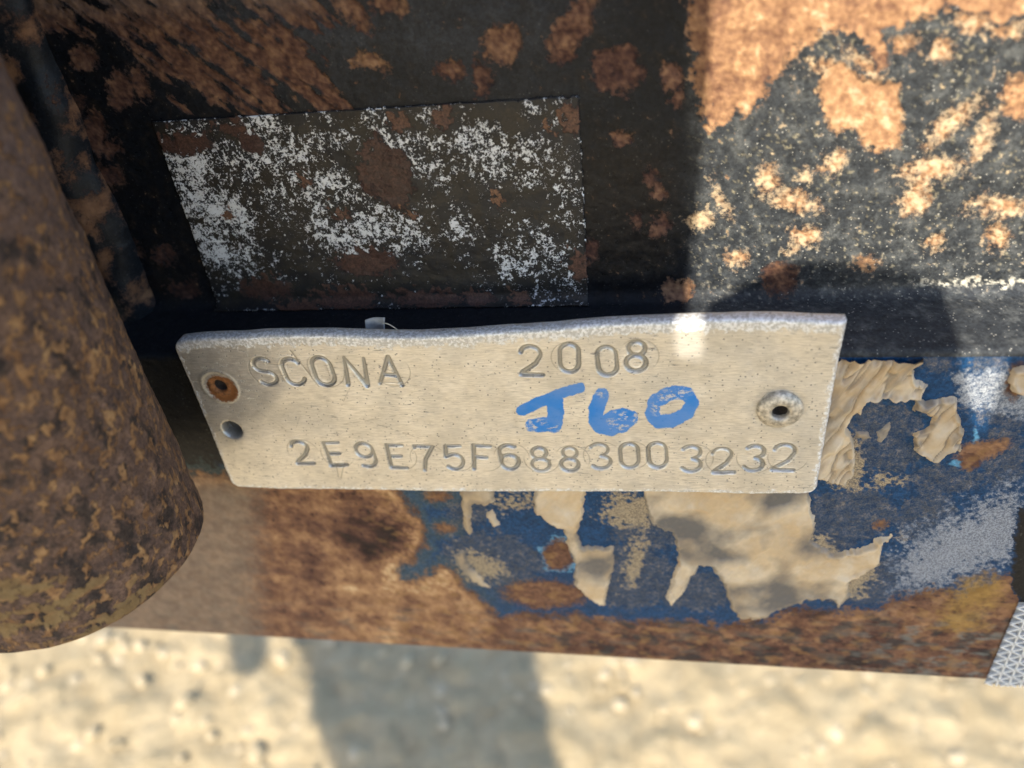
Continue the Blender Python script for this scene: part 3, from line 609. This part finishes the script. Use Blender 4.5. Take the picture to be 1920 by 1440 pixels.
pen([(1128, 742), (1119, 765), (1117, 788), (1124, 800)], 15, 13); pen([(1124, 798), (1145, 803), (1168, 797), (1184, 783)], 15, 12); pen([(1184, 783), (1168, 776), (1150, 780), (1128, 790)], 12, 11)
pen([(1252, 738), (1228, 752), (1222, 775), (1232, 790), (1258, 790), (1288, 775), (1298, 755), (1288, 738), (1262, 736), (1240, 748)], 13, 13)
wear = np.full(len(PV), -1.0)
for q in [(1000, 795, 26, 14, 0), (1055, 720, 40, 6, -20), (1160, 790, 22, 20, 0), (1262, 740, 40, 12, -10), (1185, 780, 14, 20, 0), (1030, 803, 26, 8, 0), (1130, 735, 14, 10, 0), (1230, 765, 10, 14, 0)]:
    wear = np.maximum(wear, np.clip(ell(pxp, pyp, *q) / 10, -1, 1))
fattr(me, 'ink', np.concatenate([ink, np.full(nr, -9.)]) / 4.0); fattr(me, 'wear', np.concatenate([wear, np.full(nr, -1.)]))
fattr(me, 'pit', ext(sstep(2.65, 2.3, rh)))  # painted darkness of the hole floor
rs = sstep(5.0, 2.6, np.hypot(am - rv1[0] - .5, zm - rv1[1] + .7)); fattr(me, 'stain', ext(rs)); fattr(me, 'halo', ext(sstep(6.5, 4.2, r1) + sstep(4.5, 2.3, rh) * .7 + sstep(7, 5, r2) * .5))
def plate_mat():
    t = NT('aged_aluminium')
    ed_ = t.attr('edge'); di = t.attr('dirt_shade'); ri = t.attr('ring'); ik = t.attr('ink'); we = t.attr('wear'); st_ = t.attr('stain'); ha = t.attr('halo')
    sx = t.scale((1, 1, 7)); n_f = t.noise(450, 5, .6, sx); n_b = t.noise(90, 4, .6); n_p = t.noise(1500, 4, .6); n_s = t.noise(260, 6, .7, t.scale((1, 1, 9)))
    c = t.mix(t.ramp(n_f, .3, .7), (.67, .635, .575), (.89, .845, .765))
    c = t.mix(t.ramp(n_b, .40, .70, 0, .45), c, (.44, .43, .405))
    marks = t.math('MULTIPLY', t.ramp(n_s, .60, .64), t.ramp(t.noise(60, 3, .6), .38, .62, .1, 1.0))                      # dark rolling marks along the plate
    pits = t.ramp(t.voro(900), .24, .14); pits = t.math('MULTIPLY', pits, t.ramp(n_p, .45, .55))
    mk = t.math('MAXIMUM', t.math('MULTIPLY', marks, .8), t.math('MULTIPLY', pits, .8))
    c = t.mix(mk, c, (.17, .16, .145))
    ew = t.ramp(t.math('ADD', ed_, t.math('MULTIPLY', t.math('SUBTRACT', n_p, .5), 1.3)), .3, .8)
    c = t.mix(ew, c, t.mix(t.ramp(n_p, .42, .6), (.55, .55, .54), (.90, .91, .92)))
    c = t.mix(t.math('MULTIPLY', t.ramp(t.math('ADD', di, t.math('MULTIPLY', n_p, .5)), .45, 1.1), .75), c, (.25, .255, .25))
    c = t.mix(t.math('MULTIPLY', ri, .65), c, (.24, .22, .19))
    c = t.mix(t.math('MULTIPLY', ha, t.ramp(n_p, .35, .7, .15, .6)), c, (.33, .34, .33))
    sm_ = t.ramp(t.math('ADD', st_, t.math('MULTIPLY', t.math('SUBTRACT', n_p, .5), 1.2)), .35, .7)
    c = t.mix(sm_, c, t.mix(n_p, (.14, .055, .02), (.36, .15, .05)))
    pit_ = t.attr('pit'); c = t.mix(pit_, c, (.10, .10, .10))
    n_i = t.noise(700, 5, .7)
    inkm = t.ramp(t.math('ADD', ik, t.math('MULTIPLY', t.math('SUBTRACT', n_i, .5), 2.4)), -.2, .45)
    inkm = t.math('MULTIPLY', inkm, t.ramp(n_b, .35, .65, 1.0, .86))
    wearm = t.math('MULTIPLY', t.ramp(we, -.5, .7), t.ramp(t.noise(700, 5, .75, t.scale((1, 1, 1.7))), .50, .60))
    inkm = t.math('MULTIPLY', inkm, t.math('SUBTRACT', 1.0, t.math('MULTIPLY', wearm, .75)))
    c = t.mix(inkm, c, (.012, .215, .66))
    met = t.math('MULTIPLY', t.math('SUBTRACT', .68, t.math('MULTIPLY', mk, .4)), t.math('SUBTRACT', 1.0, t.math('MAXIMUM', inkm, t.math('MAXIMUM', t.math('MAXIMUM', sm_, pit_), t.math('MULTIPLY', ew, .55)))))
    rg = t.fmix(inkm, t.math('ADD', .30, t.math('MULTIPLY', n_f, .16)), .45)
    h = t.math('SUBTRACT', t.math('ADD', t.math('MULTIPLY', n_f, .5), t.math('MULTIPLY', n_p, .5)), t.math('MULTIPLY', mk, .8))
    h = t.math('ADD', h, t.math('MULTIPLY', t.math('MULTIPLY', ew, n_p), 1.6))
    return t.out(c, rg, met, t.bump(h, .00009, .8))
plate = empty('identification_plate', (-.006, .0015, .4745)); tag(plate, 'bent aluminium identification plate stamped SCONA 2008, marked J60 in blue', 'plate')
child('plate_body', me, plate_mat(), plate)

def lathe(name, prof, n, cx, cy, cz, jit=0.0, seed=1):
    # revolve (radius, height towards the viewer) about the y axis
    q = np.random.default_rng(seed); P = np.array(prof); a = np.linspace(0, 2 * np.pi, n, endpoint=False)
    rj = 1 + jit * np.interp(a, np.linspace(0, 2 * np.pi, 9), np.r_[q.normal(size=8), 0][[0, 1, 2, 3, 4, 5, 6, 7, 0]])
    Vv = np.stack([cx + np.outer(np.cos(a) * rj, P[:, 0]), np.tile(cy - P[:, 1], (n, 1)), cz + np.outer(np.sin(a) * rj, P[:, 0])], -1).reshape(-1, 3)
    return raw_mesh(name, Vv, quads_grid(n, len(P), True))
mm = .001
b2 = .0001
rivet_m = simple('rivet_aluminium', (.52, .48, .41), .5, .6, .45, 900)
rivet_r = simple('rusted_rivet', (.24, .10, .035), .9, 0, .6, 900)
pit_m = simple('rivet_bore', (.05, .04, .035), .8, .2, .4, 900)
rp = [(4.75, -.5), (4.75, .05), (4.70, .45), (4.50, .80), (4.0, 1.15), (3.3, 1.45), (2.6, 1.6), (2.1, 1.58), (1.8, 1.35), (1.62, .9), (1.55, .2)]
rivet = child('rivet', lathe('rivet', [(a * mm, b * mm) for a, b in rp], 56, rv2[0] * mm, -.0004 + .0007, rv2[1] * mm, .012, 3), rivet_m, plate)
rivet['label'] = 'dull silver rivet with an open bore'
child('rivet_bore', lathe('rivet_bore', [(1.58 * mm, .5 * mm), (1.35 * mm, -1.2 * mm), (.9 * mm, -1.8 * mm), (.05 * mm, -2 * mm)], 32, rv2[0] * mm, .0003, rv2[1] * mm), pit_m, rivet)
rp = [(3.5, -.5), (3.45, .0), (3.2, .22), (2.6, .34), (2.0, .3), (1.75, .2), (1.62, -.1), (1.6, -.4)]
rivet = child('rivet', lathe('rivet', [(a * mm, b * mm) for a, b in rp], 56, rv1[0] * mm, .0003, rv1[1] * mm, .02, 8), rivet_r, plate)
rivet['label'] = 'rusted brown rivet with an open bore'
child('rivet_bore', lathe('rivet_bore', [(1.62 * mm, -.2 * mm), (1.5 * mm, -1.6 * mm), (.9 * mm, -2.0 * mm), (.05 * mm, -2.1 * mm)], 32, rv1[0] * mm, .0003, rv1[1] * mm), pit_m, rivet)

# ------------------------------------------------------------------ scrap of grey tape behind the plate
a0 = onY(682, 612, .004); a1 = onY(716, 612, .004)
ng, mg = 14, 10
U, W = np.meshgrid(np.linspace(0, 1, ng), np.linspace(0, 1, mg), indexing='ij'); u = U.ravel(); w = W.ravel()
tv = np.stack([a0[0] + (a1[0] - a0[0]) * u + .0006 * w * (u - .2), .0045 + .0012 * w ** 2 + .0005 * np.sin(u * 4), a0[2] - .003 + w * (.0036 + .0008 * u)], 1)
o = link('tape_scrap', raw_mesh('tape_scrap', tv, quads_grid(ng, mg)), simple('grey_tape', (.42, .43, .43), .6, 0, .2, 500))
sol = o.modifiers.new('thickness', 'SOLIDIFY'); sol.thickness = .00025
tag(o, 'small pale grey scrap of tape sticking up behind the plate', 'tape')

cv = bpy.data.curves.new('stray_thread', 'CURVE'); cv.dimensions = '3D'; cv.bevel_depth = .00011; cv.bevel_resolution = 2
sp_ = cv.splines.new('BEZIER'); tp = [onY(717, 606, .004), onY(726, 607, .0035), onY(738, 613, .003), onY(745, 618, .0025)]; sp_.bezier_points.add(3)
for b_, p_ in zip(sp_.bezier_points, tp): b_.co = p_; b_.handle_left_type = b_.handle_right_type = 'AUTO'
to = bpy.data.objects.new('stray_thread', cv); COL.objects.link(to); cv.materials.append(simple('pale_thread', (.6, .58, .52), .7))
me_ = bpy.data.meshes.new_from_object(to.evaluated_get(bpy.context.evaluated_depsgraph_get())); COL.objects.unlink(to); bpy.data.objects.remove(to)
to = link('stray_thread', me_, None); tag(to, 'thin pale thread curling behind the plate top beside the tape scrap', 'thread')

# ------------------------------------------------------------------ reflective tape at the lower right corner
TX = onY(1845, 1279, YF)[0]; tz1 = ZB - .0006; tz0 = onY(1913, 1130, YF)[2] + .0006
tape = empty('reflective_tape', (TX + .02, YF, ZB)); tag(tape, 'silver reflective tape with white triangle lattice at the lower right', 'tape')
ng, mg = 60, 80
U, W = np.meshgrid(np.linspace(0, .05, ng), np.linspace(0, 1, mg), indexing='ij'); u = U.ravel(); w = W.ravel()
zz = tz1 + (tz0 - tz1) * w + .0004 * np.sin(u * 900) * (1 - w) ** 4
yy = YF - .00035 - .00012 * fbm(u * 300, zz * 300, 3, 171)
tb = raw_mesh('backing', np.stack([TX + u, yy, zz], 1), quads_grid(ng, mg)[:, ::-1])
t = NT('silver_film'); nb = t.noise(260, 6, .65); cb = t.noise(900, 4, .6)
cc = t.mix(t.ramp(cb, .4, .7), (.20, .22, .25), (.33, .35, .38)); cc = t.mix(t.ramp(nb, .6, .68), cc, (.08, .06, .045))
child('backing', tb, t.out(cc, .4, .25, t.bump(cb, .0001, .6)), tape)
lv = []; lfq = []
def rib(p, q, w_=.00017):
    d = np.array([q[0] - p[0], q[1] - p[1]]); L = np.linalg.norm(d)
    if L < 1e-5: return
    nn = np.array([-d[1], d[0]]) / L * w_; b = len(lv); y0 = YF - .00030; y1 = YF - .00075
    for (x, z), k in ((p, 1), (p, -1), (q, -1), (q, 1)):
        for y in (y0, y1): lv.append((x + nn[0] * k, y, z + nn[1] * k))
    B = [b, b + 2, b + 4, b + 6]; T = [i + 1 for i in B]
    lfq.append(T)
    for i in range(4): j = (i + 1) % 4; lfq.append([B[i], B[j], T[j], T[i]])
pz = .0031; pxs = .0029
z = tz1 - .001
def cl(p, q):
    lo, hi = tz1, tz0
    (x0, z0), (x1, z1) = p, q
    if z0 == z1: return (p, q) if lo < z0 < hi else None
    t0, t1 = sorted([(lo - z0) / (z1 - z0), (hi - z0) / (z1 - z0)]); t0 = max(0, t0); t1 = min(1, t1)
    return None if t1 <= t0 else ((x0 + (x1 - x0) * t0, z0 + (z1 - z0) * t0), (x0 + (x1 - x0) * t1, z0 + (z1 - z0) * t1))
for i in range(40):
    zc = tz1 - .03 + i * pz
    for sg in (1, -1):
        k = cl((TX, zc), (TX + .05, zc + sg * .05 / pxs * pz * .5))
        if k: rib(*k)
for i in range(1, 19, 1):
    k = cl((TX + i * pxs, tz1), (TX + i * pxs, tz0))
    if k: rib(*k)
child('lattice', raw_mesh('lattice', np.array(lv), np.array(lfq), False), simple('white_lattice', (.78, .78, .76), .5, 0, .08, 400), tape)

# ------------------------------------------------------------------ rusted round post at the left, welded to the web
RC_, CX_, CY_, ZP = .02744, -.0981, -.030, .4801
th = np.concatenate([np.linspace(-200, -125, 25), np.linspace(-124.7, 25, 340), np.linspace(26, 159, 40)])
zs = np.concatenate([[ZP + .0016, ZP + .0006, ZP + .0001, ZP, ZP + .0001, ZP + .0005, ZP + .0012], np.arange(ZP + .0016, .602, .0004), np.arange(.603, .688, .003)])
rs_ = np.concatenate([[-.006, -.0058, -.0052, -.0042, -.0016, -.0006, -.0001], np.zeros(len(zs) - 7)])
TH = np.radians(np.repeat(th, len(zs))); ZZ = np.tile(zs, len(th)); RR = RC_ + np.tile(rs_, len(th))
sa_m = TH * RC_ * 1000; zz_m = ZZ * 1000
m1 = fbm(sa_m * .1, zz_m * .1, 4, 201); m2 = fbm(sa_m * .32, zz_m * .26, 4, 211); m3 = fbm(sa_m * .9, zz_m * .9, 3, 221)
RR = RR + (.0006 * m1 + .00022 * m2 + .00007 * m3) * sstep(0, .004, ZZ - ZP) + .0004 * fbm(sa_m * .1, zz_m * .02, 2, 231)
PVv = np.stack([CX_ + RR * np.cos(TH), CY_ + RR * np.sin(TH), ZZ], 1)
px, py = proj(PVv)
tone = .30 + .14 * m1 + .10 * m3
pc = mixc(mixc(np.tile(np.array([.118, .076, .060], np.float32), (len(px), 1)), (.19, .118, .085), sstep(-.2, .6, m2)), (.17, .115, .095), sstep(600, 200, py) * .7)  # lighter upper part, a highlight painted into the colour
darkm = sstep(.05, .5, fbm(sa_m * .2, zz_m * .18, 5, 241, .62) + .18 * sstep(850, 1000, py) - .12 * sstep(500, 200, py))  # dark patches thicken towards the foot, painting the post's shading
pc = mixc(pc.astype(np.float32), (.030, .026, .026), darkm * .85)
spot = fbm(sa_m * .42, zz_m * .34, 4, 251, .6) + .25 * m3
rustf = spot * 34 - 9 + 4 * sstep(500, 700, py) * sstep(900, 750, py)
rs2 = rustcol(np.clip(.66 + .18 * m2 + .14 * m3 - .08 * (m1 < 0), 0, 1)) * np.array([.95, .98, .92])
olive = sstep(.1, .5, fbm(sa_m * .08, zz_m * .3, 4, 261) + .3) * sstep(1060, 1100, py) * sstep(1235, 1180, py) * sstep(420, 300, px)
rs2 = mixc(rs2.astype(np.float32), (.24, .165, .080), olive); rustf = rustf + 16 * olive
me = raw_mesh('tube', PVv, quads_grid(len(th), len(zs), True))
cattr(me, 'paint', pc); cattr(me, 'rust', rs2); fattr(me, 'mr', np.clip(rustf, -20, 20) / 12); fattr(me, 'rgh', np.full(len(PVv), .8)); fattr(me, 'speck', np.full(len(PVv), .03)); fattr(me, 'film', np.full(len(PVv), -1.5)); cattr(me, 'filmc', np.full((len(PVv), 3), .1))
post = empty('rusted_post', (CX_, CY_, ZP)); tag(post, 'rusty round steel post end at the left, beside the plate', 'post')
child('tube', me, layered('rusted_tube', .00016), post)
# weld bead between post and web
nzb, nb_ = 300, 26
zbv = np.linspace(ZL + .001, .687, nzb); al = np.linspace(-1.75, 1.75, nb_)
Zb, A = np.meshgrid(zbv, al, indexing='ij'); Zb = Zb.ravel(); A = A.ravel()
ripp = .0003 * fbm(Zb * 220, A * 1.5, 2, 273) + .0018 * fbm(Zb * 45, A * .7, 2, 271)
rad = .0070 + ripp * .7
wv = np.stack([-.1025 + rad * np.sin(A + .35) * 1.05, .0245 - rad * np.cos(A + .35) * 1.1, Zb], 1)
me = raw_mesh('weld_bead', wv, quads_grid(nzb, nb_)); nW = len(wv)
w1 = fbm(Zb * 130, A * 1.2, 4, 281)
cattr(me, 'paint', np.tile(np.array([.012, .015, .020], np.float32), (nW, 1)) * (1 + .4 * w1[:, None])); cattr(me, 'rust', rustcol(np.clip(.42 + .2 * w1, 0, 1)))
fattr(me, 'mr', np.clip(w1 * 1.5 - .45 + .9 * sstep(.535, .56, Zb) * 0, -1.5, 1.5)); fattr(me, 'rgh', np.full(nW, .38)); fattr(me, 'speck', np.full(nW, .05)); fattr(me, 'film', np.full(nW, -1.5)); cattr(me, 'filmc', np.full((nW, 3), .1))
child('weld_bead', me, BEAM_M, post)
child('bracket', prism('bracket', [(-.012, .518), (.0238, .518), (.0238, .687), (-.012, .687)], -.112, -.1035), dark, post)

# ------------------------------------------------------------------ unseen photographer behind the camera, body shaped by the shade it casts
e1 = np.cross(SUN, [0, 0, 1.0]); e1 /= np.linalg.norm(e1)
e2 = np.cross(e1, SUN); e2 /= np.linalg.norm(e2)
def ab(p): return np.array([p @ e1, p @ e2])
def wall(px, py, y): return ab(onY(px, py, y))
def grd(px, py): return ab(onZ(px, py, 0))
zl_ = ZL + .001
edgeT = [wall(1338, -60, YU), wall(1332, 90, YU), wall(1322, 250, YU), wall(1306, 400, YU), wall(1288, 540, YU), wall(1268, 596, 0), wall(1264, 640, 0), wall(1272, 672, 0)]
hand = [wall(1262, 674, 0), wall(1318, 672, 0), wall(1316, 600, 0), wall(1328, 577, YU), wall(1400, 528, YU), wall(1480, 492, YU), wall(1560, 486, YU), wall(1650, 503, YU), wall(1720, 514, YU), wall(1772, 540, YU), ab(onZ(1788, 600, zl_)), wall(1802, 662, YF), wall(1816, 740, YF), wall(1836, 822, YF), wall(1862, 760, YF), wall(1893, 662, YF)]
A_ = lambda p: tuple(float(q) for q in p)
bbot = 0.262
leg_r = [grd(1005, 1215), grd(1018, 1260), grd(1040, 1350), grd(1075, 1470)]
leg_l = [grd(555, 1195), grd(575, 1260), grd(600, 1350), grd(640, 1470)]
flap = [grd(430, 1185), grd(432, 1230), grd(448, 1262), grd(470, 1272), grd(492, 1260), grd(508, 1230), grd(516, 1185)]  # added lobe that casts the small dark blob on the ground
torso = [A_(p) for p in edgeT]
torso = [(torso[0][0] + .03, torso[0][1] + .10), (torso[0][0] - .02, torso[0][1] + .26), (-.05, .88), (-.16, .93), (-.28, .86), (-.36, .70), (-.46, .6), (-.50, .45), (-.46, bbot)][::-1] + torso
torso = torso + [(torso[-1][0] + .004, bbot)]
armp = [A_(p) for p in hand]
armp = armp + [(armp[-1][0] + .05, armp[-1][1] + .004), (.34, .47), (.40, .42), (.36, .33), (.22, bbot), (torso[-1][0] - .03, bbot)]
k1, k2 = A_(leg_l[-1]), A_(leg_r[-1])
shin = [(-.90, bbot + .12), (-.91, 0.0), (-.92, -.3), (-.91, -.60), (-.89, -.66), (-.80, -.66), (-.78, -.60), (-.79, -.3), (-.78, 0.0), (-.76, bbot), (-.44, bbot), (-.44, bbot + .14)]   # lower leg, set aside so its shade leaves the ground lit
shin2 = [(.30, .36), (.31, 0.0), (.32, -.3), (.31, -.60), (.32, -.66), (.42, -.66), (.44, -.60), (.44, -.3), (.44, 0.0), (.42, .36)]  # second leg added to dim what the plate's right end reflects
legp = [(A_(leg_l[0])[0], bbot + .03)] + [A_(p) for p in leg_l] + [(k1[0] + .01, k1[1] - .03), (k1[0] + .05, k1[1] - .06), (k2[0] - .05, k2[1] - .06), (k2[0], k2[1] - .03)] + [A_(p) for p in leg_r[::-1]] + [(A_(leg_r[0])[0], bbot + .03)]
flp = [(A_(flap[0])[0], bbot + .02)] + [A_(p) for p in flap] + [(A_(flap[-1])[0], bbot + .02)]
ha = np.array([A_(p) for p in hand]); h0 = ha.min(0) - .012; h1 = ha.max(0) + .012
def axis(lo, f0, f1, hi): return np.concatenate([np.arange(lo, f0 - .003, .006), np.arange(f0, f1, .0009), np.arange(f1 + .003, hi, .006)])
ga = axis(-.96, h0[0], h1[0], .50); gb = axis(-.70, h0[1] - .01, h1[1], .98)
GA, GB = np.meshgrid(ga, gb, indexing='ij'); a = GA.ravel().astype(np.float32); b = GB.ravel().astype(np.float32)
def psd(a, b): return np.maximum.reduce([sdpoly(a, b, P, .5) for P in (torso, armp, legp, shin, shin2, flp)])
sd = psd(a, b); S = sd.reshape(GA.shape); gA, gB = np.gradient(S, ga, gb)
hs = np.maximum(np.gradient(ga)[:, None], np.gradient(gb)[None, :]).ravel()
gl = np.maximum(np.hypot(gA, gB), 1e-3); out_ = (sd < 0) & (sd > -1.6 * hs)
a2 = np.where(out_, a + (-sd) * (gA / gl ** 2).ravel(), a); b2_ = np.where(out_, b + (-sd) * (gB / gl ** 2).ravel(), b)
Q = quads_grid(len(ga), len(gb)); okq = (sd[Q] > -1.6 * hs[Q]).all(1) & ((sd[Q] > 0).sum(1) >= 2); Q = Q[okq]
ah = A_(hand[2])[0]
tt = .58 - .33 * sstep(ah - .22, ah - .05, a) * sstep(.20, .30, b) * sstep(.34, .26, a) - .11 * sstep(.2, -.5, b)
tt = tt + .02 * np.where(b > .7, 1, 0)
thk = .10 * np.sqrt(np.clip(sd, 0, .09) / .09) * (1 - .80 * sstep(ah - .2, ah - .04, a) * sstep(.20, .30, b))
def pos(sgn_): return a2[:, None] * e1 + b2_[:, None] * e2 - (tt + .32 + sgn_ * thk)[:, None] * SUN
n_ = len(a); Vp = np.concatenate([pos(-1), pos(1)]); Qp = np.concatenate([Q, Q[:, ::-1] + n_])
# stitch the outline
E_ = np.concatenate([Q[:, [0, 1]], Q[:, [1, 2]], Q[:, [2, 3]], Q[:, [3, 0]]]); key = np.sort(E_, 1); kk = key[:, 0].astype(np.int64) * n_ + key[:, 1]
_, inv, cnt = np.unique(kk, return_inverse=True, return_counts=True); bd = E_[cnt[inv] == 1]
Qp = np.concatenate([Qp, np.stack([bd[:, 1], bd[:, 0], bd[:, 0] + n_, bd[:, 1] + n_], 1)])
used = np.unique(Qp); mp = np.full(2 * n_, -1); mp[used] = np.arange(len(used))
po = link('person', raw_mesh('person', Vp[used], mp[Qp]), simple('dark_work_clothes', (.06, .06, .07), .9, 0, .3, 60))
tag(po, 'unseen person in dark clothes behind the camera, shaped to shade the beam', 'person')
